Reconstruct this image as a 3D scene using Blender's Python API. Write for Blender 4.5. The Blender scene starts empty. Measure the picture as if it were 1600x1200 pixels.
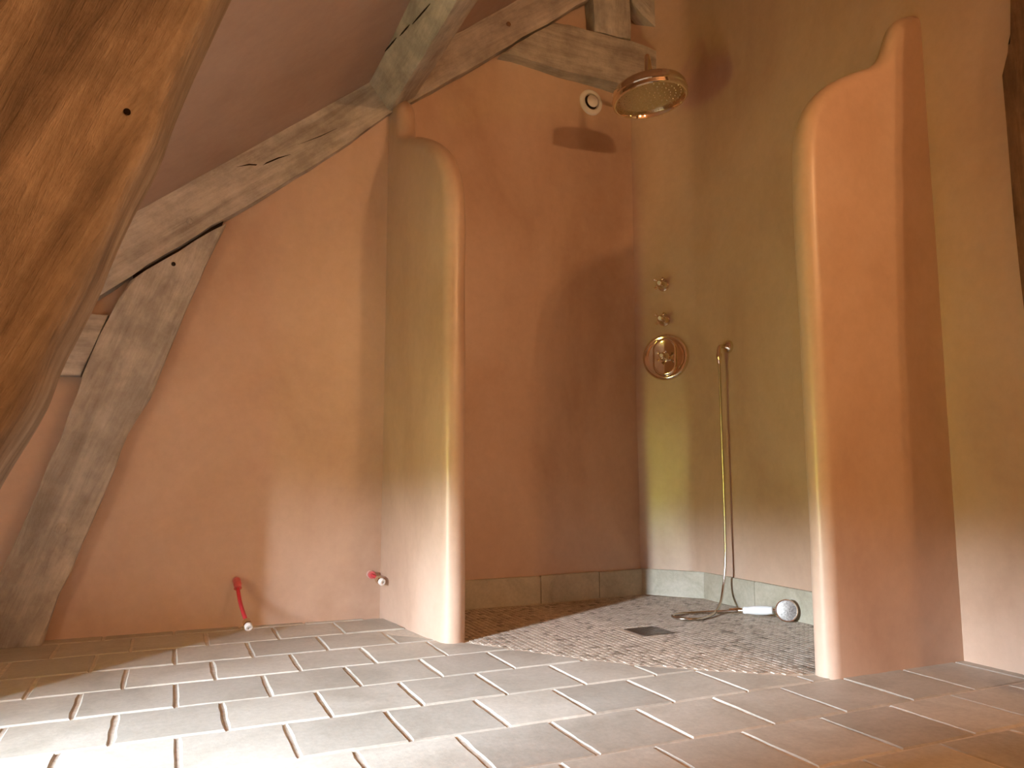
import bpy, bmesh, math, random
from mathutils import Vector, Matrix, noise

random.seed(7)
S = bpy.context.scene
COL = S.collection

# ------------------------------------------------------------------ camera
cam_d = bpy.data.cameras.new('camera')
cam = bpy.data.objects.new('camera', cam_d)
COL.objects.link(cam)
AX = Vector((0.91298, -0.40800, -0.0007))
AU = Vector((-0.04751, -0.10801, 0.99301))
AW = Vector((0.40523, 0.90657, 0.11799))
m = Matrix.Identity(4)
for i in range(3):
    m[i][0], m[i][1], m[i][2] = AX[i], AU[i], -AW[i]
m[2][3] = 0.62
cam.matrix_world = m
cam_d.sensor_width = 36.0
cam_d.lens = 1190 / 1600 * 36
cam_d.clip_start = 0.02
S.camera = cam

# ------------------------------------------------------------------ world: bright sky above a line of trees and a sunlit meadow
SKY_COL, SKY_STR = (0.84, 0.96, 1.16), 1700.0
MEADOW_COL, MEADOW_STR = (0.49, 0.51, 0.07), 235.0
TREE_COL, TREE_STR = (0.46, 0.49, 0.08), 230.0
LAMP_COL, LAMP_POW, FILL_POW = (1.0, 0.57, 0.27), 125.0, 62.0
EXPOSURE = -0.44
w = bpy.data.worlds.new('world')
S.world = w
w.use_nodes = True
nt = w.node_tree
nt.nodes.clear()
tc = nt.nodes.new('ShaderNodeTexCoord')
sx = nt.nodes.new('ShaderNodeSeparateXYZ')
def step_node(lo, hi):
    q = nt.nodes.new('ShaderNodeMapRange')
    q.inputs['From Min'].default_value = lo; q.inputs['From Max'].default_value = hi
    nt.links.new(sx.outputs['Z'], q.inputs['Value'])
    return q
mr0, mr1 = step_node(-0.04, 0.0), step_node(0.095, 0.14)
mx0 = nt.nodes.new('ShaderNodeMix'); mx0.data_type = 'RGBA'
mx0.inputs[6].default_value = tuple(c * MEADOW_STR for c in MEADOW_COL) + (1,)
mx0.inputs[7].default_value = tuple(c * TREE_STR for c in TREE_COL) + (1,)
mx = nt.nodes.new('ShaderNodeMix'); mx.data_type = 'RGBA'
mxs = nt.nodes.new('ShaderNodeMix'); mxs.data_type = 'RGBA'      # hazy sky: brightest towards the horizon
mxs.inputs[6].default_value = tuple(c * SKY_STR for c in SKY_COL) + (1,)
mxs.inputs[7].default_value = tuple(c * SKY_STR * 0.30 for c in SKY_COL) + (1,)
nt.links.new(step_node(0.15, 0.48).outputs[0], mxs.inputs[0])
nt.links.new(mxs.outputs[2], mx.inputs[7])
nt.links.new(mr0.outputs[0], mx0.inputs[0])
nt.links.new(mx0.outputs[2], mx.inputs[6])
nt.links.new(mr1.outputs[0], mx.inputs[0])
bg = nt.nodes.new('ShaderNodeBackground')
wo = nt.nodes.new('ShaderNodeOutputWorld')
nt.links.new(tc.outputs['Generated'], sx.inputs[0])
nt.links.new(mx.outputs[2], bg.inputs[0])
nt.links.new(bg.outputs[0], wo.inputs[0])

# portal in the window opening (only guides the sampling of the daylight)
WY0, WY1, WZ0, WZ1 = 1.30, 1.50, 0.08, 1.20
pl = bpy.data.lights.new('window_portal', 'AREA')
pl.shape = 'RECTANGLE'; pl.size = WZ1 - WZ0; pl.size_y = WY1 - WY0
pl.cycles.is_portal = True
po = bpy.data.objects.new('window_portal', pl)
COL.objects.link(po)
po.location = (-1.64, (WY0 + WY1) / 2, (WZ0 + WZ1) / 2)
po.rotation_euler = (0, -math.pi / 2, 0)

S.view_settings.view_transform = 'Standard'
S.view_settings.look = 'None'
S.view_settings.gamma = 1.0
S.view_settings.use_curve_mapping = False
S.view_settings.exposure = EXPOSURE
S.cycles.max_bounces = 10
S.cycles.diffuse_bounces = 6
S.cycles.glossy_bounces = 4
S.cycles.sample_clamp_indirect = 8.0


# ------------------------------------------------------------------ node helpers
def new_mat(name):
    mt = bpy.data.materials.new(name)
    mt.use_nodes = True
    n = mt.node_tree
    b = n.nodes['Principled BSDF']
    return mt, n, b


def noise_node(n, vec, scale, detail=4, rough=0.55, dist=0.0):
    t = n.nodes.new('ShaderNodeTexNoise')
    t.inputs['Scale'].default_value = scale
    t.inputs['Detail'].default_value = detail
    t.inputs['Roughness'].default_value = rough
    t.inputs['Distortion'].default_value = dist
    if vec is not None:
        n.links.new(vec, t.inputs['Vector'])
    return t


def ramp(n, fac, stops):
    r = n.nodes.new('ShaderNodeValToRGB')
    e = r.color_ramp.elements
    e[0].position, e[0].color = stops[0][0], tuple(stops[0][1]) + (1,)
    e[1].position, e[1].color = stops[-1][0], tuple(stops[-1][1]) + (1,)
    for p, c in stops[1:-1]:
        k = e.new(p); k.color = tuple(c) + (1,)
    n.links.new(fac, r.inputs[0])
    return r


def mixrgb(n, fac, a, b, mode='MIX'):
    k = n.nodes.new('ShaderNodeMix'); k.data_type = 'RGBA'; k.blend_type = mode
    if hasattr(fac, 'is_output'): n.links.new(fac, k.inputs[0])
    else: k.inputs[0].default_value = fac
    for v, i in ((a, 6), (b, 7)):
        if hasattr(v, 'is_output'): n.links.new(v, k.inputs[i])
        else: k.inputs[i].default_value = tuple(v) + (1,)
    return k.outputs[2]


def bump(n, b, h, strength, dist, prev=None):
    k = n.nodes.new('ShaderNodeBump')
    k.inputs['Strength'].default_value = strength
    k.inputs['Distance'].default_value = dist
    n.links.new(h, k.inputs['Height'])
    if prev is not None: n.links.new(prev, k.inputs['Normal'])
    n.links.new(k.outputs[0], b.inputs['Normal'])
    return k.outputs[0]


def world_pos(n):
    g = n.nodes.new('ShaderNodeNewGeometry')
    return g.outputs['Position']


def plaster(name, dark, mid, light, rough=0.36, spec=0.5):
    mt, n, b = new_mat(name)
    p = world_pos(n)
    mp = n.nodes.new('ShaderNodeMapping'); mp.inputs['Scale'].default_value = (1, 1, 0.55)
    n.links.new(p, mp.inputs[0])
    a = noise_node(n, mp.outputs[0], 1.9, 6, 0.58, 0.5)
    c = ramp(n, a.outputs['Fac'], [(0.32, dark), (0.5, mid), (0.70, light)])
    f = noise_node(n, p, 26, 5, 0.65)
    fr = ramp(n, f.outputs['Fac'], [(0.3, (0.95, 0.945, 0.94)), (0.7, (1.03, 1.03, 1.03))])
    n.links.new(mixrgb(n, 1.0, c.outputs[0], fr.outputs[0], 'MULTIPLY'), b.inputs['Base Color'])
    rr = n.nodes.new('ShaderNodeMapRange')
    rr.inputs['To Min'].default_value = rough - 0.07; rr.inputs['To Max'].default_value = rough + 0.12
    n.links.new(a.outputs['Fac'], rr.inputs[0]); n.links.new(rr.outputs[0], b.inputs['Roughness'])
    b.inputs['Specular IOR Level'].default_value = spec
    h1 = noise_node(n, p, 4.0, 3, 0.5)
    o = bump(n, b, h1.outputs['Fac'], 0.18, 0.012)
    h2 = noise_node(n, p, 45, 4, 0.6)
    bump(n, b, h2.outputs['Fac'], 0.05, 0.002, o)
    return mt


def timber_mat(name, angle, dark, mid, light, along='X', rough=0.72, rugged=1.0):
    """grain runs along the given direction; angle turns it in the x-z plane"""
    mt, n, b = new_mat(name)
    p = world_pos(n)
    m1 = n.nodes.new('ShaderNodeMapping'); m1.inputs['Rotation'].default_value = (0, angle, 0)
    n.links.new(p, m1.inputs[0])
    m2 = n.nodes.new('ShaderNodeMapping')
    m2.inputs['Scale'].default_value = {'X': (0.8, 7, 7), 'Y': (7, 0.8, 7), 'Z': (7, 7, 0.8)}[along]
    n.links.new(m1.outputs[0], m2.inputs[0])
    v = m2.outputs[0]
    a = noise_node(n, v, 1.7, 8, 0.68, 0.8)
    c = ramp(n, a.outputs['Fac'], [(0.28, dark), (0.48, mid), (0.70, light)])
    g = noise_node(n, v, 11, 6, 0.7, 0.6)
    gr = ramp(n, g.outputs['Fac'], [(0.3, (0.84, 0.83, 0.82)), (0.62, (1.04, 1.04, 1.04))])
    c1 = mixrgb(n, 1.0, c.outputs[0], gr.outputs[0], 'MULTIPLY')
    bl = noise_node(n, p, 7, 5, 0.7)
    br = ramp(n, bl.outputs['Fac'], [(0.38, (0.80, 0.78, 0.76)), (0.62, (1.14, 1.13, 1.12))])
    n.links.new(mixrgb(n, 1.0, c1, br.outputs[0], 'MULTIPLY'), b.inputs['Base Color'])
    b.inputs['Roughness'].default_value = rough
    b.inputs['Specular IOR Level'].default_value = 0.3
    o = bump(n, b, a.outputs['Fac'], min(1, 0.45 * rugged), 0.02)
    o = bump(n, b, g.outputs['Fac'], min(1, 0.35 * rugged), 0.006, o)
    bump(n, b, bl.outputs['Fac'], min(1, 0.3 * rugged), 0.012, o)
    return mt


def stone(name, dark, mid, light, rough=0.55, scale=3.2, perobj=0.16, bstr=0.25):
    mt, n, b = new_mat(name)
    p = world_pos(n)
    a = noise_node(n, p, scale, 7, 0.66, 0.8)
    c = ramp(n, a.outputs['Fac'], [(0.30, dark), (0.5, mid), (0.74, light)])
    f = noise_node(n, p, 60, 5, 0.7)
    fr = ramp(n, f.outputs['Fac'], [(0.3, (0.88, 0.88, 0.87)), (0.68, (1.07, 1.07, 1.06))])
    c1 = mixrgb(n, 1.0, c.outputs[0], fr.outputs[0], 'MULTIPLY')
    oi = n.nodes.new('ShaderNodeObjectInfo')
    mrr = n.nodes.new('ShaderNodeMapRange')
    mrr.inputs['To Min'].default_value = 1 - perobj; mrr.inputs['To Max'].default_value = 1 + perobj * 0.6
    n.links.new(oi.outputs['Random'], mrr.inputs[0])
    cc = n.nodes.new('ShaderNodeCombineColor')
    for k in range(3): n.links.new(mrr.outputs[0], cc.inputs[k])
    n.links.new(mixrgb(n, 1.0, c1, cc.outputs[0], 'MULTIPLY'), b.inputs['Base Color'])
    b.inputs['Roughness'].default_value = rough
    b.inputs['Specular IOR Level'].default_value = 0.4
    h = noise_node(n, p, 14, 6, 0.6)
    o = bump(n, b, h.outputs['Fac'], bstr, 0.006)
    bump(n, b, f.outputs['Fac'], 0.15, 0.0015, o)
    return mt


def simple(name, col, rough=0.5, metal=0.0, spec=0.5, var=0.12, vscale=25, bstr=0.0, coat=0.0):
    mt, n, b = new_mat(name)
    p = world_pos(n)
    a = noise_node(n, p, vscale, 4, 0.6)
    lo = tuple(c * (1 - var) for c in col); hi = tuple(min(1, c * (1 + var)) for c in col)
    c = ramp(n, a.outputs['Fac'], [(0.3, lo), (0.7, hi)])
    n.links.new(c.outputs[0], b.inputs['Base Color'])
    b.inputs['Roughness'].default_value = rough
    b.inputs['Metallic'].default_value = metal
    b.inputs['Specular IOR Level'].default_value = spec
    b.inputs['Coat Weight'].default_value = coat
    if bstr: bump(n, b, a.outputs['Fac'], bstr, 0.003)
    return mt


def mosaic_mat(name, pitch):
    mt, n, b = new_mat(name)
    p = world_pos(n)
    d = n.nodes.new('ShaderNodeVectorMath'); d.operation = 'SCALE'
    d.inputs['Scale'].default_value = 1 / pitch
    n.links.new(p, d.inputs[0])
    fl = n.nodes.new('ShaderNodeVectorMath'); fl.operation = 'FLOOR'
    n.links.new(d.outputs[0], fl.inputs[0])
    se = n.nodes.new('ShaderNodeSeparateXYZ'); n.links.new(fl.outputs[0], se.inputs[0])
    cb = n.nodes.new('ShaderNodeCombineXYZ')
    n.links.new(se.outputs[0], cb.inputs[0]); n.links.new(se.outputs[1], cb.inputs[1])
    wn = n.nodes.new('ShaderNodeTexWhiteNoise'); wn.noise_dimensions = '3D'
    n.links.new(cb.outputs[0], wn.inputs['Vector'])
    c = ramp(n, wn.outputs['Value'], [(0.0, (0.22, 0.175, 0.125)), (0.15, (0.40, 0.33, 0.25)), (0.7, (0.50, 0.42, 0.325)), (1.0, (0.58, 0.50, 0.40))])
    f = noise_node(n, p, 70, 4, 0.6)
    fr = ramp(n, f.outputs['Fac'], [(0.3, (0.85, 0.85, 0.85)), (0.7, (1.08, 1.08, 1.08))])
    n.links.new(mixrgb(n, 1.0, c.outputs[0], fr.outputs[0], 'MULTIPLY'), b.inputs['Base Color'])
    b.inputs['Roughness'].default_value = 0.5
    return mt


PINK = plaster('pink_plaster', (0.47, 0.315, 0.22), (0.56, 0.395, 0.285), (0.62, 0.455, 0.34), 0.31)
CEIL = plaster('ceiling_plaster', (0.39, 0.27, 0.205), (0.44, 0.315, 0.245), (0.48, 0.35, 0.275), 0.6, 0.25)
TILE = stone('limestone', (0.39, 0.355, 0.285), (0.49, 0.455, 0.375), (0.57, 0.535, 0.455))
SKIRT = stone('skirting_stone', (0.36, 0.325, 0.24), (0.47, 0.43, 0.33), (0.56, 0.52, 0.42), 0.45, 5.0, 0.08)
GROUT = simple('grout', (0.60, 0.54, 0.44), 0.9, 0, 0.2, 0.15, 60, 0.4)
MGROUT = simple('mosaic_grout', (0.66, 0.58, 0.46), 0.9, 0, 0.2, 0.10, 60, 0.2)
PITCH = 0.0235
MOSAIC = mosaic_mat('mosaic_stone', PITCH)
WD = ((0.29, 0.255, 0.215), (0.45, 0.41, 0.355), (0.575, 0.535, 0.48))
OAK_RAFTER = timber_mat('oak_rafter', math.radians(39), *WD)
OAK_POST = timber_mat('oak_post', math.radians(70), *WD)
OAK_PURLIN = timber_mat('oak_purlin', 0, (0.32, 0.28, 0.22), (0.48, 0.44, 0.36), (0.58, 0.54, 0.45), 'Y')
OAK_HORIZ = timber_mat('oak_horizontal', 0, *WD)
OAK_VERT = timber_mat('oak_vertical', 0, *WD, along='Z')
OAK_OPP = timber_mat('oak_opposite', math.radians(-39), *WD)
OAK_NEAR = timber_mat('oak_near', math.radians(69), (0.13, 0.10, 0.07), (0.32, 0.26, 0.185), (0.54, 0.46, 0.345), rugged=1.8)
OAK_DARK = timber_mat('oak_dark', 0, (0.10, 0.05, 0.025), (0.22, 0.12, 0.06), (0.34, 0.20, 0.11), 'Z')
SPLIT = simple('dark_split', (0.02, 0.012, 0.008), 0.95, 0, 0.1)
CHROME = simple('polished_nickel', (0.80, 0.70, 0.55), 0.07, 1.0, 0.5, 0.03)
BRUSHED = simple('hose_metal', (0.60, 0.56, 0.48), 0.24, 1.0, 0.5, 0.05)
NOZZLE = simple('nozzle_plate_metal', (0.55, 0.46, 0.32), 0.25, 1.0, 0.5, 0.10, 90)
CHROME_W = simple('bright_chrome', (0.86, 0.84, 0.80), 0.12, 1.0, 0.5, 0.02)
FACE = simple('spray_face_metal', (0.42, 0.40, 0.37), 0.38, 0.9, 0.5, 0.45, 160)
RUBBER = simple('dark_rubber', (0.03, 0.025, 0.02), 0.6)
PORCELAIN = simple('white_porcelain', (0.82, 0.83, 0.80), 0.15, 0, 0.6, 0.03, 10, 0, 0.4)
WHITE = simple('white_plastic', (0.78, 0.74, 0.70), 0.4, 0, 0.5, 0.03)
DARKGAP = simple('vent_dark', (0.03, 0.015, 0.012), 0.8)
RED = simple('red_plastic', (0.50, 0.035, 0.045), 0.35, 0, 0.5, 0.08)
ROSE = simple('plaster_ring', (0.60, 0.38, 0.32), 0.5)
REDSLV = simple('red_sleeve', (0.62, 0.13, 0.13), 0.45, 0, 0.5, 0.10)
STEEL = simple('drain_steel', (0.28, 0.25, 0.21), 0.35, 0.9, 0.5, 0.10)
BRASSW = simple('fitting_white', (0.85, 0.83, 0.78), 0.35)
FRAMEW = simple('frame_paint', (0.70, 0.68, 0.62), 0.5)
PLY = simple('render_wall', (0.55, 0.36, 0.25), 0.8)


# ------------------------------------------------------------------ mesh helpers
def link(o, parent=None):
    COL.objects.link(o)
    if parent is not None:
        o.parent = parent
    return o


def mobj(name, bm, mat, parent=None, smooth=True, angle=40):
    me = bpy.data.meshes.new(name)
    bmesh.ops.recalc_face_normals(bm, faces=bm.faces)
    if smooth:
        lim = math.radians(angle)
        for f in bm.faces: f.smooth = True
        for e in bm.edges:
            if len(e.link_faces) == 2 and e.calc_face_angle(0) > lim: e.smooth = False
    bm.to_mesh(me); bm.free()
    me.materials.append(mat)
    o = bpy.data.objects.new(name, me)
    return link(o, parent)


def empty(name, loc):
    o = bpy.data.objects.new(name, None)
    o.location = loc; o.empty_display_size = 0.05
    return link(o)


def under(child, root):
    """parent a mesh built in world coordinates to an Empty that stands somewhere"""
    child.parent = root
    child.matrix_parent_inverse = Matrix.Translation(root.location).inverted()
    return child


def tag(o, label, cat, group=None):
    o['label'] = label; o['category'] = cat
    if group: o['group'] = group
    return o


def structure(o):
    o['kind'] = 'structure'
    return o


def add_box(bm, a, b, bev=0.0):
    vs = [bm.verts.new((x, y, z)) for x in (a[0], b[0]) for y in (a[1], b[1]) for z in (a[2], b[2])]
    q = [(0, 1, 3, 2), (4, 6, 7, 5), (0, 4, 5, 1), (2, 3, 7, 6), (0, 2, 6, 4), (1, 5, 7, 3)]
    fs = [bm.faces.new([vs[i] for i in f]) for f in q]
    if bev:
        es = list({e for f in fs for e in f.edges})
        bmesh.ops.bevel(bm, geom=es, offset=bev, segments=2, affect='EDGES', profile=0.6)


def frame_of(t):
    t = t.normalized()
    up = Vector((0, 0, 1)) if abs(t.z) < 0.95 else Vector((1, 0, 0))
    a = t.cross(up).normalized()
    return a, a.cross(t).normalized()


def add_tube(bm, pts, rad, seg=12, cap=True):
    pts = [Vector(p) for p in pts]
    n = len(pts)
    rs = rad if isinstance(rad, (list, tuple)) else [rad] * n
    prev = None; rings = []
    for i, p in enumerate(pts):
        t = (pts[min(i + 1, n - 1)] - pts[max(i - 1, 0)]).normalized()
        if prev is None:
            a, b = frame_of(t)
        else:
            a = (prev - t * prev.dot(t)).normalized(); b = t.cross(a).normalized()
        prev = a
        rings.append([bm.verts.new(p + (a * math.cos(k * 2 * math.pi / seg) + b * math.sin(k * 2 * math.pi / seg)) * rs[i]) for k in range(seg)])
    for r0, r1 in zip(rings, rings[1:]):
        for k in range(seg):
            bm.faces.new((r0[k], r0[(k + 1) % seg], r1[(k + 1) % seg], r1[k]))
    if cap:
        bm.faces.new(rings[0][::-1]); bm.faces.new(rings[-1])


def add_lathe(bm, origin, axis, prof, seg=32, sx=1.0, vstretch=0.0):
    """profile = list of (radius, height along the axis); vstretch pulls the rings into an upright stadium"""
    o = Vector(origin); ax = Vector(axis).normalized()
    up = Vector((0, 0, 1))
    if abs(ax.z) > 0.95: up = Vector((0, 1, 0))
    a = ax.cross(up).normalized(); b = a.cross(ax).normalized()
    rings = []
    for r, h in prof:
        if r < 1e-6:
            rings.append([bm.verts.new(o + ax * h)])
        else:
            ring = []
            for k in range(seg):
                t = 2 * math.pi * k / seg
                q = a * math.cos(t) * r + b * math.sin(t) * r
                if vstretch: q += b * (vstretch if math.sin(t) > 0 else -vstretch)
                ring.append(bm.verts.new(o + ax * h + q))
            rings.append(ring)
    for r0, r1 in zip(rings, rings[1:]):
        for k in range(seg):
            k2 = (k + 1) % seg
            if len(r0) == 1 and len(r1) == 1: continue
            if len(r0) == 1: bm.faces.new((r0[0], r1[k], r1[k2]))
            elif len(r1) == 1: bm.faces.new((r0[k], r0[k2], r1[0]))
            else: bm.faces.new((r0[k], r0[k2], r1[k2], r1[k]))
    if len(rings[0]) > 1: bm.faces.new(rings[0][::-1])
    if len(rings[-1]) > 1: bm.faces.new(rings[-1])


def bez(pts, n=10):
    """Catmull-Rom through the points"""
    P = [Vector(p) for p in pts]
    P = [P[0] * 2 - P[1]] + P + [P[-1] * 2 - P[-2]]
    out = []
    for i in range(1, len(P) - 2):
        p0, p1, p2, p3 = P[i - 1:i + 3]
        for k in range(n):
            t = k / n
            out.append(0.5 * ((2 * p1) + (p2 - p0) * t + (2 * p0 - 5 * p1 + 4 * p2 - p3) * t * t + (3 * p1 - p0 - 3 * p2 + p3) * t ** 3))
    out.append(P[-2])
    return out


def resample(pts, step):
    P = [Vector(p) for p in pts]
    out = []
    for a, b in zip(P, P[1:]):
        k = max(1, int((b - a).length / step))
        out += [a.lerp(b, i / k) for i in range(k)]
    out.append(P[-1])
    return out


def smooth_path(pts, it=2):
    for _ in range(it):
        q = [pts[0]]
        for a, b in zip(pts, pts[1:]):
            q += [a * 0.75 + b * 0.25, a * 0.25 + b * 0.75]
        pts = q + [pts[-1]]
    return pts


def timber(name, poly, y0, y1, mat, parent=None, bev=0.010, jit=0.003, seed=0, step=0.07):
    """polygon in the x-z plane with hewn, slightly wandering edges, from its front y0 back to y1"""
    rnd = random.Random(seed)
    pts = []
    n = len(poly)
    for i in range(n):
        a, b = Vector(poly[i]), Vector(poly[(i + 1) % n])
        L = (b - a).length
        k = max(1, int(L / step))
        nn = Vector((-(b - a).y, (b - a).x)).normalized()
        ph = rnd.uniform(0, 50)
        for j in range(k):
            t = j / k
            s = 0.0 if j == 0 else jit * 2.2 * noise.noise((t * L * 6 + ph, 0, 0)) + rnd.uniform(-jit, jit) * 0.4
            pts.append(a.lerp(b, t) + nn * s)
    bm = bmesh.new()
    fr = [bm.verts.new((p.x, y0 + 0.004 * noise.noise((p.x * 5, p.y * 5, seed))  , p.y)) for p in pts]
    bk = [bm.verts.new((p.x, y1, p.y)) for p in pts]
    f0 = bm.faces.new(fr)
    bm.faces.new(bk[::-1])
    k = len(pts)
    for i in range(k):
        bm.faces.new((fr[i], bk[i], bk[(i + 1) % k], fr[(i + 1) % k]))
    if bev:
        bmesh.ops.bevel(bm, geom=list(f0.edges), offset=bev, segments=2, affect='EDGES', profile=0.5)
    return mobj(name, bm, mat, parent, True, 50)


# ================================================================== THE SETTING
# ---- floor: mortar bed, limestone tiles, mosaic in the shower
bm = bmesh.new()
add_box(bm, (-1.75, -2.9, -0.12), (2.7, 3.65, -0.0035))
floor = structure(mobj('floor', bm, GROUT))
floor['label'] = 'grey beige stone tiled floor with pale joints'

ARC = smooth_path([Vector(p) for p in [(0.95, 2.86), (1.04, 2.765), (1.16, 2.55), (1.299, 2.35), (1.42, 2.195), (1.59, 2.045), (1.80, 1.885), (1.90, 1.835), (2.05, 1.83), (2.6, 1.83)]], 2)


def arc_y(x):
    for a, b in zip(ARC, ARC[1:]):
        if a.x <= x <= b.x:
            return a.y + (b.y - a.y) * (x - a.x) / (b.x - a.x)
    return None


def clip(poly, p, nrm):
    out = []
    for i in range(len(poly)):
        a, b = poly[i], poly[(i + 1) % len(poly)]
        da, db = (a - p).dot(nrm), (b - p).dot(nrm)
        if da >= 0: out.append(a)
        if (da >= 0) != (db >= 0): out.append(a.lerp(b, da / (da - db)))
    return out


def tile_mesh(bm, poly, ztop, seed, cham=0.0045, depth=0.007):
    rnd = random.Random(seed)
    pts = []
    n = len(poly)
    for i in range(n):
        a, b = poly[i], poly[(i + 1) % n]
        L = (b - a).length
        if L < 0.004: continue
        k = max(1, round(L / 0.05))
        nn = Vector((-(b - a).y, (b - a).x)).normalized()
        for j in range(k):
            t = j / k
            pts.append(a.lerp(b, t) + nn * (rnd.uniform(-0.0012, 0.0018)))
    if len(pts) < 3: return False
    c = sum(pts, Vector((0, 0))) / len(pts)
    k = len(pts)
    ins = []
    for i in range(k):
        t = (pts[(i + 1) % k] - pts[i - 1]).normalized()
        ins.append(pts[i] + Vector((-t.y, t.x)) * cham * rnd.uniform(0.7, 1.35))
    tilt = (rnd.uniform(-0.004, 0.004), rnd.uniform(-0.004, 0.004))
    zz = ztop + rnd.uniform(-0.0008, 0.0012)
    f = lambda p: zz + (p.x - c.x) * tilt[0] + (p.y - c.y) * tilt[1]
    v0 = [bm.verts.new((p.x, p.y, f(p))) for p in ins]
    v1 = [bm.verts.new((p.x, p.y, f(p) - depth * 0.55)) for p in pts]
    v2 = [bm.verts.new((p.x, p.y, -0.02)) for p in pts]
    bm.faces.new(v0)
    for i in range(k):
        j = (i + 1) % k
        bm.faces.new((v0[i], v1[i], v1[j], v0[j])); bm.faces.new((v1[i], v2[i], v2[j], v1[j]))
    return True


ROW, TW, J = 0.2560, 0.2500, 0.0085
seed = 100
for r in range(-10, 4):
    ya = 2.572 + ROW * r
    yb = ya + ROW
    x0 = 0.159 if r % 2 == 0 else 0.047
    for c in range(-8, 10):
        xa = x0 + TW * c + 0.004 * math.sin(r * 3.1 + c * 1.7)
        xb = x0 + TW * (c + 1) + 0.004 * math.sin(r * 3.1 + (c + 1) * 1.7)
        if yb < 0.75 or xa < -1.3 or xa > 2.5: continue
        yt = min(yb, 3.52)
        if yt - ya < 0.04: continue
        poly = [Vector((xa + J / 2, ya + J / 2)), Vector((xb - J / 2, ya + J / 2)), Vector((xb - J / 2, yt - J / 2)), Vector((xa + J / 2, yt - J / 2))]
        # cut along the curved edge of the shower floor
        xm0, xm1 = max(xa, ARC[0].x), min(xb, ARC[-1].x)
        if xm1 > xm0 + 0.002:
            ys = [arc_y(min(max(xm0 + (xm1 - xm0) * t, ARC[0].x + 1e-4), ARC[-1].x - 1e-4)) for t in (0.02, 0.98)]
            if max(ys) < ya and yb > max(ys) + 0.001: continue
            if min(ys) < yb:
                # secant of the curve inside the tile
                pts_in = [p for p in ARC if xa <= p.x <= xb and ya <= p.y <= yb]
                if len(pts_in) >= 2:
                    a, b = pts_in[0], pts_in[-1]
                    if (b - a).length < 0.02: a, b = Vector((xm0, ys[0])), Vector((xm1, ys[1]))
                else:
                    a, b = Vector((xm0, ys[0])), Vector((xm1, ys[1]))
                d = (b - a).normalized()
                nrm = Vector((d.y, -d.x))
                if nrm.y > 0: nrm = -nrm
                poly = clip(poly, (a + b) / 2 + nrm * 0.006, nrm)
                if len(poly) < 3: continue
        elif xa >= ARC[-1].x - 0.02 and ya > 1.80: continue
        area = abs(sum(poly[i].x * poly[(i + 1) % len(poly)].y - poly[(i + 1) % len(poly)].x * poly[i].y for i in range(len(poly)))) / 2
        if area < 0.0012: continue
        # nothing of a tile that lies wholly inside the shower
        if ya > 2.8 and xa > 1.06: continue
        bm = bmesh.new(); seed += 1
        if tile_mesh(bm, poly, 0.0, seed):
            mobj('tile', bm, TILE, floor, True, 25)
        else:
            bm.free()

# mosaic field
bm = bmesh.new()
poly = [p.copy() for p in ARC] + [Vector((2.6, 3.5)), Vector((0.95, 3.5))]
top = [bm.verts.new((p.x, p.y, -0.0028)) for p in poly]
low = [bm.verts.new((p.x, p.y, -0.02)) for p in poly]
bm.faces.new(top)
for i in range(len(poly)):
    j = (i + 1) % len(poly)
    bm.faces.new((top[i], low[i], low[j], top[j]))
mobj('mosaic_bed', bm, MGROUT, floor, False)

DR0, DR1 = Vector((1.705, 2.565)), Vector((1.850, 2.710))
cells = []
nx0, ny0 = int(1.0 / PITCH), int(1.76 / PITCH)
for ix in range(nx0, int(2.5 / PITCH)):
    for iy in range(ny0, int(3.44 / PITCH)):
        x, y = (ix + 0.5) * PITCH, (iy + 0.5) * PITCH
        if y > 2.80 and x < 1.055: continue
        if x < ARC[-1].x:
            ay = arc_y(x)
            if ay is None or y < ay + 0.019: continue
        if x > 2.46 or y > 3.42 or (x - 2.27) * 0.25 + (y - 3.43) * 0.21 > -0.003: continue
        if DR0.x - 0.010 < x < DR1.x + 0.010 and DR0.y - 0.010 < y < DR1.y + 0.010: continue
        cells.append((x, y))


def piece(bm, x, y, s=0.0102, t=0.0088):
    z0, z1 = -0.006, 0.0
    a = [bm.verts.new((x + i * s, y + j * s, z0)) for i, j in ((-1, -1), (1, -1), (1, 1), (-1, 1))]
    b = [bm.verts.new((x + i * t, y + j * t, z1)) for i, j in ((-1, -1), (1, -1), (1, 1), (-1, 1))]
    bm.faces.new(b)
    for i in range(4):
        j = (i + 1) % 4
        bm.faces.new((a[i], a[j], b[j], b[i]))


def px_of(x, y):
    v = Vector((x, y, -0.62))
    return 800 + 1190 * v.dot(AX) / v.dot(AW), v.length


seen = sorted([c for c in cells if 730 < px_of(*c)[0] < 1250], key=lambda c: px_of(*c)[1])[:300]
sset = set(seen)
bm = bmesh.new(); piece(bm, 0, 0)
first = mobj('mosaic_tile', bm, MOSAIC, floor, False)
pm = first.data
for k, (x, y) in enumerate(seen):
    o = first if k == 0 else link(bpy.data.objects.new('mosaic_tile', pm), floor)
    o.location = (x, y, random.uniform(-0.0005, 0.0004))
    o.rotation_euler = (random.uniform(-.012, .012), random.uniform(-.012, .012), random.uniform(-.02, .02))
bm = bmesh.new()
for c in cells:
    if c not in sset: piece(bm, *c)
mf = mobj('mosaic_field', bm, MOSAIC, floor, False)
mf['kind'] = 'stuff'


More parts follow.
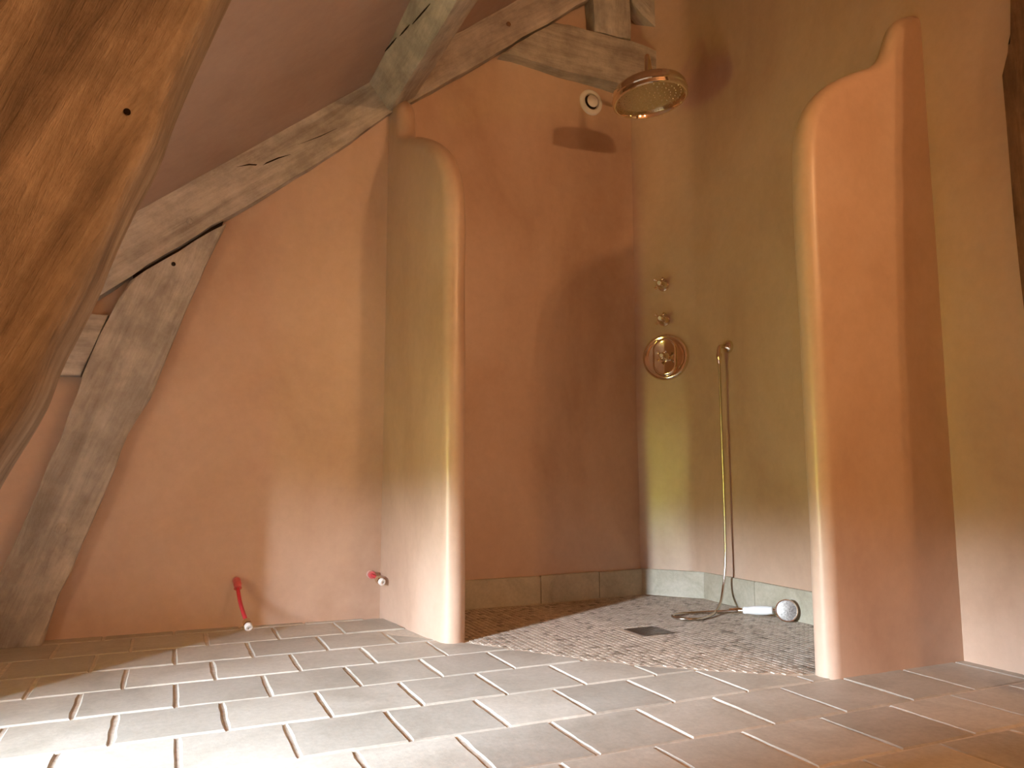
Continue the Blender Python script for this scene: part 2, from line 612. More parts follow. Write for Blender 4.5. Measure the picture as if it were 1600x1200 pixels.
# ---- plastered walls
def wall(name, path, z0, z1, thick, mat, amp=0.005, it=2, lean=None, seed=0):
    """a hand-trowelled wall: a plan path with the room on its right-hand side"""
    P = smooth_path([Vector(p) for p in path], it)
    P = resample(P, 0.06)
    nz = int((z1 - z0) / 0.08)
    bm = bmesh.new()
    nr = []
    for i in range(len(P)):
        t = (P[min(i + 1, len(P) - 1)] - P[max(i - 1, 0)]).normalized()
        nr.append(Vector((-t.y, t.x)))      # left of the path: away from the room
    F, B = [], []
    for i, p in enumerate(P):
        f, b = [], []
        for k in range(nz + 1):
            z = z0 + (z1 - z0) * k / nz
            d = amp * (noise.noise((p.x * 2.2, p.y * 2.2, z * 1.6 + seed)) + 0.4 * noise.noise((p.x * 6, p.y * 6, z * 5 + seed)))
            q = p + nr[i] * d
            f.append(bm.verts.new((q.x, q.y, z)))
            q = p + nr[i] * thick
            b.append(bm.verts.new((q.x, q.y, z)))
        F.append(f); B.append(b)
    for i in range(len(P) - 1):
        for k in range(nz):
            bm.faces.new((F[i][k], F[i + 1][k], F[i + 1][k + 1], F[i][k + 1]))
            bm.faces.new((B[i][k], B[i][k + 1], B[i + 1][k + 1], B[i + 1][k]))
        bm.faces.new((F[i][nz], F[i + 1][nz], B[i + 1][nz], B[i][nz]))
        bm.faces.new((F[i][0], B[i][0], B[i + 1][0], F[i + 1][0]))
    for i in (0, len(P) - 1):
        for k in range(nz):
            bm.faces.new((F[i][k], F[i][k + 1], B[i][k + 1], B[i][k]))
    return structure(mobj(name, bm, mat, None, True, 30))


wb = wall('wall_back', [(-1.75, 3.455), (-0.5, 3.435), (0.3, 3.40), (0.86, 3.36), (1.05, 3.395), (1.35, 3.402), (1.66, 3.398), (1.70, 3.399), (2.0, 3.425), (2.30, 3.452)], -0.03, 3.9, 0.16, PINK, 0.005, 1)
wr = wall('wall_right', [(2.275, 3.452), (2.34, 3.375), (2.40, 3.303), (2.462, 3.222), (2.485, 3.16), (2.484, 3.0), (2.478, 2.5), (2.458, 1.7), (2.455, 1.0), (2.45, -2.95)], -0.03, 3.9, 0.16, PINK, 0.005, 2, seed=9)
wf = wall('wall_front', [(2.6, -2.80), (0, -2.80), (-1.75, -2.80)], -0.03, 3.9, 0.14, PINK, 0.004, 0, seed=4)

bm = bmesh.new()     # thick eaves wall with the low window in its deep, splayed reveal
X0, X1 = -1.68, -1.05
def prism(plan):
    k = len(plan)
    v = [bm.verts.new((x, y, z)) for z in (-0.03, 1.40) for x, y in plan]
    bm.faces.new(v[:k][::-1]); bm.faces.new(v[k:])
    for i in range(k):
        bm.faces.new((v[i], v[(i + 1) % k], v[k + (i + 1) % k], v[k + i]))
prism([(X0, -2.9), (X1, -2.9), (X1, 1.44), (-1.60, WY0), (X0, WY0)])
prism([(X0, WY1), (-1.55, WY1), (X1, 1.98), (X1, 3.56), (X0, 3.56)])
add_box(bm, (X0, WY0, -0.03), (X1, 2.0, WZ0 - 0.02))
add_box(bm, (X0, WY0, WZ1), (X1, 2.0, 1.40))
structure(mobj('wall_left', bm, PINK, None, False))
bm = bmesh.new()
for a, b in (((-1.73, WY0 - 0.05, WZ0 - 0.05), (-1.675, WY0, WZ1 + 0.05)), ((-1.73, WY1, WZ0 - 0.05), (-1.675, WY1 + 0.05, WZ1 + 0.05)),
             ((-1.73, WY0, WZ0 - 0.07), (-1.675, WY1, WZ0 - 0.02)), ((-1.73, WY0, WZ1), (-1.675, WY1, WZ1 + 0.05))):
    add_box(bm, a, b)
structure(mobj('window_1', bm, FRAMEW, None, False))

# sloping ceiling and the short slope beyond the ridge
CK = 0.812
cz = lambda x: 1.811 + CK * x
bm = bmesh.new()
ny = 60; nxs = 40
top_rows = []
for i in range(nxs + 1):
    x = -1.12 + (2.16 + 1.12) * i / nxs
    row = []
    for j in range(ny + 1):
        y = -2.9 + 6.5 * j / ny
        d = 0.006 * noise.noise((x * 2, y * 2, 3.3))
        row.append(bm.verts.new((x + d * 0.6, y, cz(x) + 0.004 - d)))
    top_rows.append(row)
for i in range(nxs):
    for j in range(ny):
        bm.faces.new((top_rows[i][j], top_rows[i][j + 1], top_rows[i + 1][j + 1], top_rows[i + 1][j]))
up = [[bm.verts.new((v.co.x - 0.06, v.co.y, v.co.z + 0.12)) for v in (r[0], r[-1])] for r in (top_rows[0], top_rows[-1])]
bm.faces.new((up[0][0], up[0][1], up[1][1], up[1][0]))
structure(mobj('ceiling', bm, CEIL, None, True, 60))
bm = bmesh.new()
zr = cz(2.16)
v = [bm.verts.new(p) for p in ((2.10, -2.9, zr + 0.05), (2.10, 3.6, zr + 0.05), (2.9, 3.6, zr - 0.6), (2.9, -2.9, zr - 0.6),
                               (2.10, -2.9, zr + 0.20), (2.10, 3.6, zr + 0.20), (2.9, 3.6, zr - 0.45), (2.9, -2.9, zr - 0.45))]
for f in ((0, 1, 2, 3), (7, 6, 5, 4), (0, 4, 5, 1), (2, 6, 7, 3), (1, 5, 6, 2), (0, 3, 7, 4)):
    bm.faces.new([v[i] for i in f])
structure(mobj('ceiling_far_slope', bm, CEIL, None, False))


# ---- free-standing plaster partitions with their bottle-shouldered profile
def partition(name, origin, u, prof, thick, mat):
    """prof: (distance from the wall, height) outline from wall-top down to the floor at the free end"""
    o = Vector(origin); u = Vector(u).normalized(); nrm = Vector((u.y, -u.x))
    P = smooth_path([Vector(p) for p in prof], 3)
    P = resample(P, 0.025)
    P = [p for i, p in enumerate(P) if i == 0 or (p - P[i - 1]).length > 1e-4]
    nv = []
    for i in range(len(P)):
        t = (P[min(i + 1, len(P) - 1)] - P[max(i - 1, 0)]).normalized()
        nv.append(Vector((t.y, -t.x)))       # inward (right of the travel = towards wall/floor)
    r = thick / 2
    bm = bmesh.new()
    rings = []
    N = 12
    for k in range(N + 1):
        a = -math.pi / 2 + math.pi * k / N
        ins, off = r * (1 - math.cos(a)), r * math.sin(a)
        ring = []
        for i, p in enumerate(P):
            q = p + nv[i] * ins
            base = o + u * q.x + nrm * off
            wob = 0.003 * noise.noise((q.x * 5, q.y * 4, off * 8))
            ring.append(bm.verts.new((base.x + nrm.x * wob, base.y + nrm.y * wob, q.y)))
        rings.append(ring)
    for r0, r1 in zip(rings, rings[1:]):
        for i in range(len(P) - 1):
            bm.faces.new((r0[i], r0[i + 1], r1[i + 1], r1[i]))
    # flat faces: from the outline to the wall
    for ring, sg in ((rings[0], -1), (rings[-1], 1)):
        back = []
        for vv in ring:
            bb = o - u * 0.10 + nrm * (r * sg)
            back.append(bm.verts.new((bb.x, bb.y, vv.co.z)))
        for i in range(len(ring) - 1):
            if (ring[i].co - ring[i + 1].co).length > 1e-6:
                bm.faces.new((ring[i], ring[i + 1], back[i + 1], back[i]))
    return structure(mobj(name, bm, mat, None, True, 60))


# left one: runs out of the back wall towards the room
def Lp(y, z): return ((3.40 - y) / 0.991, z)
partition('wall_shower_left', (0.868 + 0.048, 3.40), (0.134, -0.991),
          [Lp(3.50, 2.40), Lp(3.40, 2.40), Lp(3.31, 2.375), Lp(3.265, 2.32), Lp(3.258, 2.24), Lp(3.245, 2.175), Lp(3.20, 2.14), Lp(3.10, 2.105),
           Lp(2.96, 2.03), Lp(2.85, 1.94), Lp(2.785, 1.83), Lp(2.765, 1.72), Lp(2.760, 1.60), Lp(2.755, 1.0), Lp(2.745, 0.30), Lp(2.74, -0.03)], 0.10, PINK)
# right one: runs out of the right wall across the room
def Rp(x, z): return (2.46 - x, z)
partition('wall_shower_right', (2.46, 1.840), (-1.0, 0.0),
          [Rp(2.55, 2.325), Rp(2.47, 2.325), Rp(2.405, 2.31), Rp(2.352, 2.265), Rp(2.325, 2.205), Rp(2.298, 2.14), Rp(2.24, 2.075), Rp(2.17, 2.045), Rp(2.07, 1.995),
           Rp(1.975, 1.93), Rp(1.90, 1.84), Rp(1.868, 1.73), Rp(1.860, 1.62), Rp(1.860, 1.3), Rp(1.864, 0.9), Rp(1.866, 0.4), Rp(1.862, -0.03)], 0.09, PINK)


# ---- stone skirting round the shower
def skirting(name, segs, h=0.132, th=0.016):
    rt = None
    for k, (a, b) in enumerate(segs):
        a, b = Vector(a), Vector(b)
        d = (b - a).normalized(); nn = Vector((d.y, -d.x))   # towards the room (path as the walls run)
        bm = bmesh.new()
        g = 0.0015
        pts = [a + d * g, b - d * g, b - d * g - nn * 0.05, a + d * g - nn * 0.05]
        lo = [bm.verts.new((p.x + nn.x * th * (i < 2), p.y + nn.y * th * (i < 2), -0.005)) for i, p in enumerate(pts)]
        hi = [bm.verts.new((p.x + nn.x * th * (i < 2), p.y + nn.y * th * (i < 2), h + 0.002 * math.sin(k * 2.3))) for i, p in enumerate(pts)]
        bm.faces.new(hi); bm.faces.new(lo[::-1])
        es = []
        for i in range(4):
            j = (i + 1) % 4
            bm.faces.new((lo[i], lo[j], hi[j], hi[i]))
        bmesh.ops.bevel(bm, geom=[e for e in bm.edges if all(v.co.z > 0.05 for v in e.verts)], offset=0.003, segments=2, affect='EDGES')
        if rt is None:
            bm2 = bmesh.new()
            for (p, q) in segs:
                p, q = Vector(p), Vector(q)
                dd = (q - p).normalized(); n2 = Vector((dd.y, -dd.x))
                c = [p, q, q - n2 * 0.04, p - n2 * 0.04]
                l2 = [bm2.verts.new((v.x + n2.x * 0.010 * (i < 2), v.y + n2.y * 0.010 * (i < 2), -0.005)) for i, v in enumerate(c)]
                h2 = [bm2.verts.new((v.x + n2.x * 0.010 * (i < 2), v.y + n2.y * 0.010 * (i < 2), h - 0.006)) for i, v in enumerate(c)]
                bm2.faces.new(h2); bm2.faces.new(l2[::-1])
                for i in range(4):
                    j = (i + 1) % 4
                    bm2.faces.new((l2[i], l2[j], h2[j], h2[i]))
            rt = structure(mobj(name, bm2, GROUT, None, False))
        mobj('tile', bm, SKIRT, rt, True, 30)
        # pale bead of grout along the foot
        bm3 = bmesh.new()
        c0, c1 = a + nn * (th + 0.001), b + nn * (th + 0.001)
        add_tube(bm3, [(c0.x, c0.y, 0.0), (c1.x, c1.y, 0.0)], 0.004, 6)
        mobj('grout_bead', bm3, MGROUT, rt)
    return rt


skirting('baseboard_back', [((1.03, 3.405), (1.66, 3.392)), ((1.66, 3.392), (2.0, 3.418)), ((2.0, 3.418), (2.287, 3.447))])
skirting('baseboard_corner', [((2.283, 3.443), (2.487, 3.178))])
skirting('baseboard_right', [((2.484, 3.172), (2.478, 2.80)), ((2.478, 2.80), (2.470, 2.35)), ((2.470, 2.35), (2.462, 1.90))])

# ================================================================== TIMBER FRAME
Y0 = 3.33
# principal rafter
rt_top = [(-1.10, cz(-1.10) - 0.01), (-0.244, 1.613), (-0.019, 1.797), (0.224, 2.004), (0.487, 2.209), (0.757, 2.426), (1.4, 2.950), (2.0, 3.43), (2.14, 3.50)]
rt_bot = [(2.12, 3.30), (1.865, 3.109), (1.748, 3.003), (1.419, 2.742), (1.248, 2.6), (1.084, 2.471), (0.856, 2.296), (0.632, 2.083), (0.388, 1.878), (0.177, 1.704), (-0.007, 1.551), (-0.177, 1.419), (-0.398, 1.211), (-1.05, 0.66)]
rt = empty('roof_rafter', (0.3, Y0, 1.9))
tag(rt, 'long weathered grey oak rafter climbing diagonally along the back wall', 'beam')
under(timber('rafter_body', rt_top + rt_bot, Y0, 3.392, OAK_RAFTER, None, 0.010, 0.004, 1), rt)


def knot(name, x, y, z, r, root, mat, d=0.006):
    bm = bmesh.new()
    add_lathe(bm, (x, y + 0.010, z), (0, -1, 0), [(r * 1.1, 0), (r, 0.010 + d * 0.6), (r * 0.75, 0.010 + d), (0, 0.010 + d)], 14)
    return under(mobj(name, bm, mat), root)


def crack(root, pts, y, wid, name='crack'):
    """a narrow open split: a dark sliver set in the face"""
    bm = bmesh.new()
    P = [Vector(p) for p in pts]
    L, R_ = [], []
    for i, p in enumerate(P):
        t = (P[min(i + 1, len(P) - 1)] - P[max(i - 1, 0)]).normalized()
        nn = Vector((-t.y, t.x)); wv = wid * (0.15 if i in (0, len(P) - 1) else 1)
        L.append(p + nn * wv); R_.append(p - nn * wv)
    out = L + R_[::-1]
    f = [bm.verts.new((p.x, y - 0.0012, p.y)) for p in out]
    b = [bm.verts.new((p.x, y + 0.006, p.y)) for p in out]
    bm.faces.new(f)
    for i in range(len(out)):
        j = (i + 1) % len(out)
        bm.faces.new((f[i], b[i], b[j], f[j]))
    return under(mobj(name, bm, SPLIT, None, False), root)


knot('peg', 0.027, Y0, 1.662, 0.013, rt, OAK_POST)
knot('peg', 1.47, Y0, 2.90, 0.012, rt, OAK_DARK)
crack(rt, [(0.20, 1.925), (0.25, 1.945), (0.30, 1.95), (0.37, 1.995), (0.42, 2.02)], Y0, 0.003)
crack(rt, [(0.45, 2.07), (0.55, 2.13), (0.62, 2.18)], Y0, 0.0018)

# raking strut (big left post) with the open shoulder joint
pr_R = [(0.170, 1.678), (0.127, 1.567), (0.072, 1.411), (0.033, 1.3), (-0.002, 1.191), (-0.043, 1.058), (-0.083, 0.927), (-0.155, 0.786), (-0.22, 0.564), (-0.294, 0.349), (-0.356, 0.177), (-0.400, -0.012)]
pr_L = [(-0.66, -0.012), (-0.543, 0.268), (-0.517, 0.335), (-0.476, 0.461), (-0.417, 0.66), (-0.345, 0.855), (-0.325, 0.996), (-0.242, 1.244), (-0.211, 1.324), (-0.180, 1.392)]
ps = empty('timber_strut', (-0.53, Y0, 0.0))
tag(ps, 'thick grey oak strut leaning from the floor up to the rafter on the pink wall', 'beam')
under(timber('strut_body', pr_R + pr_L, Y0 + 0.004, 3.395, OAK_POST, None, 0.014, 0.004, 2), ps)
under(timber('joint_shade', [(-0.165, 1.375), (0.150, 1.655), (0.165, 1.715), (-0.175, 1.43)], Y0 + 0.035, 3.392, SPLIT, None, 0, 0, 3), ps)  # dark strip standing in for the shade inside the open joint
knot('peg', -0.025, Y0, 1.475, 0.008, ps, SPLIT, 0.002)
knot('knot', -0.36, Y0 + 0.002, 0.42, 0.020, ps, OAK_POST, 0.004)

# short tie between strut and near the eaves
st = empty('tie_stub', (-0.6, Y0, 1.0))
tag(st, 'short horizontal grey timber block butting against the left of the leaning strut', 'beam')
under(timber('stub_body', [(-0.70, 1.235), (-0.249, 1.247), (-0.332, 1.000), (-0.85, 1.010)], Y0 + 0.012, 3.40, OAK_HORIZ, None, 0.008, 0.003, 4), st)

# collar beam, king post and the opposite rafter above the shower
cb = tag(timber('collar_beam', [(1.437, 2.739), (1.598, 2.735), (1.784, 2.722), (1.977, 2.727), (2.076, 2.728), (2.45, 2.718), (2.45, 2.965), (2.38, 2.971), (2.308, 2.984), (2.216, 2.992), (1.961, 2.986), (1.824, 2.988), (1.735, 2.984)],
                 Y0 + 0.002, 3.56, OAK_HORIZ, None, 0.012, 0.005, 5), 'horizontal grey collar beam behind the round shower head', 'beam')
kp = tag(timber('king_post', [(1.981, 2.992), (2.212, 3.000), (2.205, 3.231), (2.20, 3.46), (2.10, 3.49), (1.966, 3.385), (1.972, 3.168)], Y0 + 0.002, 3.42, OAK_VERT, None, 0.010, 0.003, 6),
         'short upright timber post standing on the collar beam at the top edge', 'beam')
orf = tag(timber('far_rafter', [(2.222, 3.225), (2.292, 3.165), (2.415, 3.09), (2.44, 3.07), (2.44, 3.30), (2.222, 3.47)], Y0 + 0.004, 3.42, OAK_OPP, None, 0.010, 0.003, 7),
          'timber rafter end sloping down to the right of the short upright post', 'beam')

# purlin running out towards the camera
sl = Vector((math.cos(math.atan(CK)), 0, math.sin(math.atan(CK))))
pn = Vector((sl.z, 0, -sl.x))
pur = empty('roof_purlin', (0.8, 3.3, 2.4))
tag(pur, 'square greenish grey purlin beam running under the sloping ceiling towards the room', 'beam')
bm = bmesh.new()
P1 = Vector((0.757, 0, 2.440)); wdt, dep = 0.165, 0.168
rings = []
for k in range(50):
    y = Y0 + 0.03 - k * 0.125
    ring = []
    for a, b in ((0, -0.06), (0, dep), (wdt, dep), (wdt, -0.06)):
        q = P1 + sl * a + pn * b
        j = 0.004
        ring.append(bm.verts.new((q.x + j * noise.noise((y * 2.5, a * 30, b * 30)), y, q.z + j * noise.noise((y * 2.5, a * 30 + 9, b * 30)))))
    rings.append(ring)
for r0, r1 in zip(rings, rings[1:]):
    for i in range(4):
        j = (i + 1) % 4
        bm.faces.new((r0[i], r0[j], r1[j], r1[i]))
bm.faces.new(rings[0]); bm.faces.new(rings[-1][::-1])
bmesh.ops.recalc_face_normals(bm, faces=bm.faces)
le = [e for e in bm.edges if abs(e.verts[0].co.y - e.verts[1].co.y) > 0.05]
bmesh.ops.bevel(bm, geom=le, offset=0.010, segments=2, affect='EDGES', profile=0.5)
under(mobj('purlin_body', bm, OAK_PURLIN, None, True, 40), pur)
for (ya, yb, b0, b1) in ((3.05, 2.90, 0.010, 0.028), (2.87, 2.76, 0.038, 0.052), (2.74, 2.56, 0.062, 0.085), (2.50, 2.36, 0.098, 0.110)):
    bm = bmesh.new()
    ring = []
    pts = []
    for t, wv in ((0, 0.0003), (0.3, 0.0022), (0.7, 0.0022), (1, 0.0003)):
        c = P1 + pn * (b0 + (b1 - b0) * t) - sl * 0.0055; c.y = ya + (yb - ya) * t
        pts.append((c + pn * wv, c - pn * wv))
    f = [bm.verts.new(p[0]) for p in pts] + [bm.verts.new(p[1]) for p in pts[::-1]]
    g = [bm.verts.new(v.co + sl * 0.012) for v in f]
    bm.faces.new(f)
    for i in range(len(f)):
        j = (i + 1) % len(f)
        bm.faces.new((f[i], g[i], g[j], f[j]))
    under(mobj('crack', bm, SPLIT, None, False), pur)

# near brace crossing the upper left corner
NY = 1.10
ne = [(0.10, 1.53), (0.075, 1.45), (0.024, 1.292), (0.0, 1.223), (-0.021, 1.148), (-0.034, 1.099), (-0.055, 1.04), (-0.072, 0.993), (-0.091, 0.934), (-0.106, 0.88), (-0.127, 0.824), (-0.146, 0.773), (-0.157, 0.732), (-0.166, 0.704), (-0.189, 0.649), (-0.26, 0.48), (-0.36, 0.25), (-0.46, -0.012)]
nb = empty('curved_brace', (-0.6, NY, 0.0))
tag(nb, 'broad orange brown curved oak brace crossing the upper left corner up close', 'beam')
bm = bmesh.new()
# cross-section swept along the edge: arrises well rounded, faces uneven
E = [Vector(p) for p in ne]
E = resample(smooth_path(E, 1), 0.03)
rings = []
for i, p in enumerate(E):
    t = (E[min(i + 1, len(E) - 1)] - E[max(i - 1, 0)]).normalized()
    lf = Vector((t.y, -t.x))
    if lf.x > 0: lf = -lf
    sec = [(0.0, 0.150), (0.0, 0.045), (0.006, 0.018), (0.022, 0.003), (0.05, 0.0), (0.09, 0.003), (0.125, 0.004), (0.17, 0.012), (0.215, 0.012), (0.26, 0.008), (0.30, 0.020), (0.31, 0.15)]
    ring = []
    for a, d in sec:
        q = p + lf * a
        wv = 0.010 * noise.noise((q.x * 7, q.y * 5, a * 14)) + 0.004 * noise.noise((q.x * 20, q.y * 14, a * 40))
        dx = 0.004 * noise.noise((q.y * 9, a * 11, 5))
        ring.append(bm.verts.new((q.x + dx, NY + d + wv, q.y)))
    rings.append(ring)
for r0, r1 in zip(rings, rings[1:]):
    for i in range(len(r0)):
        j = (i + 1) % len(r0)
        bm.faces.new((r0[i], r0[j], r1[j], r1[i]))
bm.faces.new(rings[0]); bm.faces.new(rings[-1][::-1])
under(mobj('brace_body', bm, OAK_NEAR, None, True, 60), nb)
bm = bmesh.new()
add_lathe(bm, (-0.075, NY + 0.012, 1.105), (0, -1, 0), [(0.0045, 0), (0.0045, 0.0125), (0.003, 0.0135), (0, 0.0135)], 12)
under(mobj('peg_hole', bm, SPLIT), nb)

# timber at the right edge: stud set in the right wall, and an unseen post shaped to shade the right partition
stud = [(1.470, 3.3), (1.430, 2.30), (1.432, 2.146), (1.482, 2.021), (1.497, 1.916), (1.496, 1.74), (1.496, 1.459), (1.492, 1.248), (1.47, 0.6), (1.45, -0.01), (1.16, -0.01), (1.16, 3.3)]
bm = bmesh.new()
P = resample([(a, b) for a, b in stud] + [stud[0]], 0.08)[:-1]
f = [bm.verts.new((2.428, p.x, p.y)) for p in P]
b = [bm.verts.new((2.50, p.x, p.y)) for p in P]
ff = bm.faces.new(f); bm.faces.new(b[::-1])
for i in range(len(P)):
    j = (i + 1) % len(P)
    bm.faces.new((f[i], b[i], b[j], f[j]))
bmesh.ops.bevel(bm, geom=list(ff.edges), offset=0.02, segments=3, affect='EDGES')
tag(mobj('wall_stud', bm, OAK_DARK, None, True, 50), 'dark brown upright timber in the right wall at the right edge of the picture', 'beam')
tag(timber('shade_post', [(2.235, -0.01), (2.23, 0.9), (2.24, 1.4), (2.27, 1.9), (2.32, 2.35), (2.36, 2.9), (2.44, 3.2), (2.44, -0.01)], 0.98, 1.20, OAK_DARK, None, 0.010, 0.002, 11),
    'unseen leaning post by the right wall, added to shade a strip of the right partition', 'beam')

# ================================================================== SHOWER FITTINGS
CN = Vector((-0.79, -0.613, 0)).normalized()       # chamfer wall normal
CT = Vector((CN.y, -CN.x, 0))
if CT.dot(AX) < 0: CT = -CT


def handle(root, base, n, t, scale, mat):
    """cross-head tap handle: hub, four arms with ball ends, porcelain button"""
    up = Vector((0, 0, 1))
    bm = bmesh.new()
    add_lathe(bm, base, n, [(0.008 * scale, -0.002), (0.008 * scale, 0.016 * scale), (0.0135 * scale, 0.020 * scale), (0.0155 * scale, 0.027 * scale), (0.013 * scale, 0.034 * scale), (0.0085 * scale, 0.037 * scale), (0, 0.0375 * scale)], 20)
    under(mobj('hub', bm, mat), root)
    for k in range(4):
        a = math.radians(45 + 90 * k + 4)
        d = t * math.cos(a) + up * math.sin(a)
        c = Vector(base) + n * (0.027 * scale)
        bm = bmesh.new()
        pts = [c + d * (0.010 + 0.022 * q) * scale for q in (0, 0.25, 0.5, 0.62, 0.72, 0.85, 0.95, 1.0, 1.02)]
        rr = [0.0055, 0.0048, 0.0048, 0.0056, 0.0074, 0.0084, 0.0070, 0.004, 0.0008]
        add_tube(bm, pts, [x * scale for x in rr], 12)
        under(mobj('spoke', bm, mat), root)
    bm = bmesh.new()
    add_lathe(bm, Vector(base) + n * (0.0365 * scale), n, [(0.009 * scale, 0), (0.0085 * scale, 0.0025), (0.005 * scale, 0.004), (0, 0.0043)], 20)
    under(mobj('button', bm, PORCELAIN), root)


def stop_valve(z, x, y, label):
    base = Vector((x, y, z))
    r = empty('shower_valve', base)
    tag(r, label, 'valve', 'cross handle valves on the shower wall')
    bm = bmesh.new()
    add_lathe(bm, base, CN, [(0.030, -0.02), (0.030, 0.003), (0.029, 0.006), (0.022, 0.010), (0.015, 0.020), (0.0125, 0.030), (0.012, 0.040), (0.010, 0.042)], 32)
    under(mobj('escutcheon', bm, CHROME), r)
    handle(r, base + CN * 0.038, CN, CT, 1.18, CHROME)


VX, VY = 2.377, 3.322
stop_valve(1.625, VX, VY, 'upper small nickel valve with cross handle on the shower wall')
stop_valve(1.435, VX, VY, 'lower small nickel valve with cross handle just above the round plate')

base = Vector((VX + 0.001, VY - 0.002, 1.238))
tv = empty('thermostat_valve', base)
tag(tv, 'large round nickel thermostat plate with raised oval panel and cross handle', 'valve')
bm = bmesh.new()
add_lathe(bm, base, CN, [(0.124, -0.02), (0.124, 0.004), (0.122, 0.010), (0.116, 0.015), (0.108, 0.0155), (0.096, 0.010), (0.088, 0.0085), (0, 0.0085)], 56)
under(mobj('round_plate', bm, CHROME), tv)
bm = bmesh.new()
add_lathe(bm, base + CN * 0.006, CN, [(0.066, 0), (0.066, 0.008), (0.062, 0.014), (0.055, 0.0165), (0.050, 0.0150), (0, 0.0150)], 40, vstretch=0.036)
under(mobj('oval_panel', bm, CHROME), tv)
bm = bmesh.new()
add_lathe(bm, base + CN * 0.018, CN, [(0.026, 0), (0.026, 0.006), (0.018, 0.012), (0.012, 0.020), (0.010, 0.024)], 28)
under(mobj('collar', bm, CHROME), tv)
handle(tv, base + CN * 0.038, CN, CT, 1.05, CHROME)

# rain shower head on its swan-neck arm
HC = Vector((1.988, 2.850, 2.392))
tilt = Vector((0.095, -0.07, -1.0)).normalized()     # spray direction
sh = empty('rain_shower', HC)
tag(sh, 'large round nickel rain shower head hanging from a swan neck arm', 'shower head')
R_ = 0.176
bm = bmesh.new()
add_lathe(bm, HC, tilt, [(0.012, -0.092), (0.016, -0.084), (0.024, -0.078), (0.05, -0.073), (R_ * 0.62, -0.064), (R_ * 0.84, -0.054), (R_ * 0.95, -0.042), (R_ * 0.985, -0.030), (R_ * 0.985, -0.012), (R_ * 1.01, -0.009), (R_ * 1.015, -0.003), (R_ * 0.99, 0.001), (R_ * 0.985, 0.008),
                         (R_ * 1.005, 0.012), (R_, 0.019), (R_ * 0.97, 0.023), (R_ * 0.935, 0.022), (R_ * 0.915, 0.012), (R_ * 0.905, 0.004)], 64)
body = under(mobj('rose_body', bm, CHROME), sh)
bm = bmesh.new()
add_lathe(bm, HC, tilt, [(R_ * 0.92, -0.002), (R_ * 0.90, 0.004), (R_ * 0.5, 0.0065), (0, 0.0075)], 64)
under(mobj('spray_plate', bm, NOZZLE), sh)
a1, b1 = frame_of(tilt)
bm = bmesh.new()
for k, nn_ in ((1, 6), (2, 12), (3, 18), (4, 24), (5, 30), (6, 36)):
    rr = R_ * 0.83 * k / 6
    for q in range(nn_):
        ang = 2 * math.pi * q / nn_ + k * 0.2
        c = HC + tilt * (0.0040 + 0.003 * (1 - rr / R_)) + (a1 * math.cos(ang) + b1 * math.sin(ang)) * rr
        add_lathe(bm, c, tilt, [(0.0028, 0), (0.0022, 0.003), (0, 0.0032)], 6)
nz = under(mobj('nozzles', bm, CHROME), sh)
nz['kind'] = 'stuff'
# arm: from the corner wall up and over, down to the rose
top = HC - tilt * 0.088
dirw = Vector((2.375, 3.33, 0)) - Vector((HC.x, HC.y, 0)); L = dirw.length; dirw.normalize()
arm = [top, top + Vector((0, 0, 0.06)), top + Vector((0, 0, 0.115)) + dirw * 0.010, top + Vector((0, 0, 0.142)) + dirw * 0.05,
       top + Vector((0, 0, 0.148)) + dirw * 0.11, top + Vector((0, 0, 0.155)) + dirw * 0.30, top + Vector((0, 0, 0.165)) + dirw * (L - 0.004)]
bm = bmesh.new(); add_tube(bm, bez(arm, 8), 0.0125, 16)
under(mobj('arm', bm, CHROME), sh)
bm = bmesh.new()
add_lathe(bm, top - Vector((0, 0, 0.012)), (0, 0, 1), [(0.016, 0), (0.019, 0.006), (0.019, 0.020), (0.015, 0.028)], 8)
under(mobj('swivel_nut', bm, CHROME), sh)
bm = bmesh.new()
fl = top + Vector((0, 0, 0.165)) + dirw * (L - 0.012)
add_lathe(bm, fl + dirw * 0.012, -dirw, [(0.034, -0.004), (0.034, 0.012), (0.028, 0.018), (0.015, 0.024)], 28)
under(mobj('wall_flange', bm, CHROME), sh)

# hand shower: wall outlet, long metal hose, porcelain handle, round head lying on the mosaic
OUT = Vector((2.480, 2.942, 1.243))
hs = empty('hand_shower', (2.40, 2.9, 0))
tag(hs, 'hand shower with metal hose and white porcelain handle lying on the mosaic', 'hand shower')
bm = bmesh.new()
add_lathe(bm, OUT, (-1, 0, 0), [(0.031, -0.02), (0.031, 0.008), (0.028, 0.014), (0.016, 0.020), (0.0115, 0.026)], 28)
under(mobj('wall_flange', bm, CHROME), hs)
EL = Vector((2.420, 2.940, 1.232))
bm = bmesh.new()
add_tube(bm, bez([OUT + Vector((-0.005, 0, 0)), OUT + Vector((-0.032, 0.0, 0)), EL + Vector((0.004, -0.004, 0.006)), EL + Vector((0, 0, -0.015)), EL + Vector((0, 0, -0.035))], 6), 0.0105, 14)
under(mobj('outlet_elbow', bm, CHROME), hs)
bm = bmesh.new()
add_lathe(bm, EL + Vector((0, 0, -0.026)), (0, 0, -1), [(0.0125, 0), (0.0135, 0.004), (0.0135, 0.020), (0.012, 0.026), (0.009, 0.050), (0.008, 0.052)], 16)
under(mobj('hose_nut', bm, CHROME), hs)
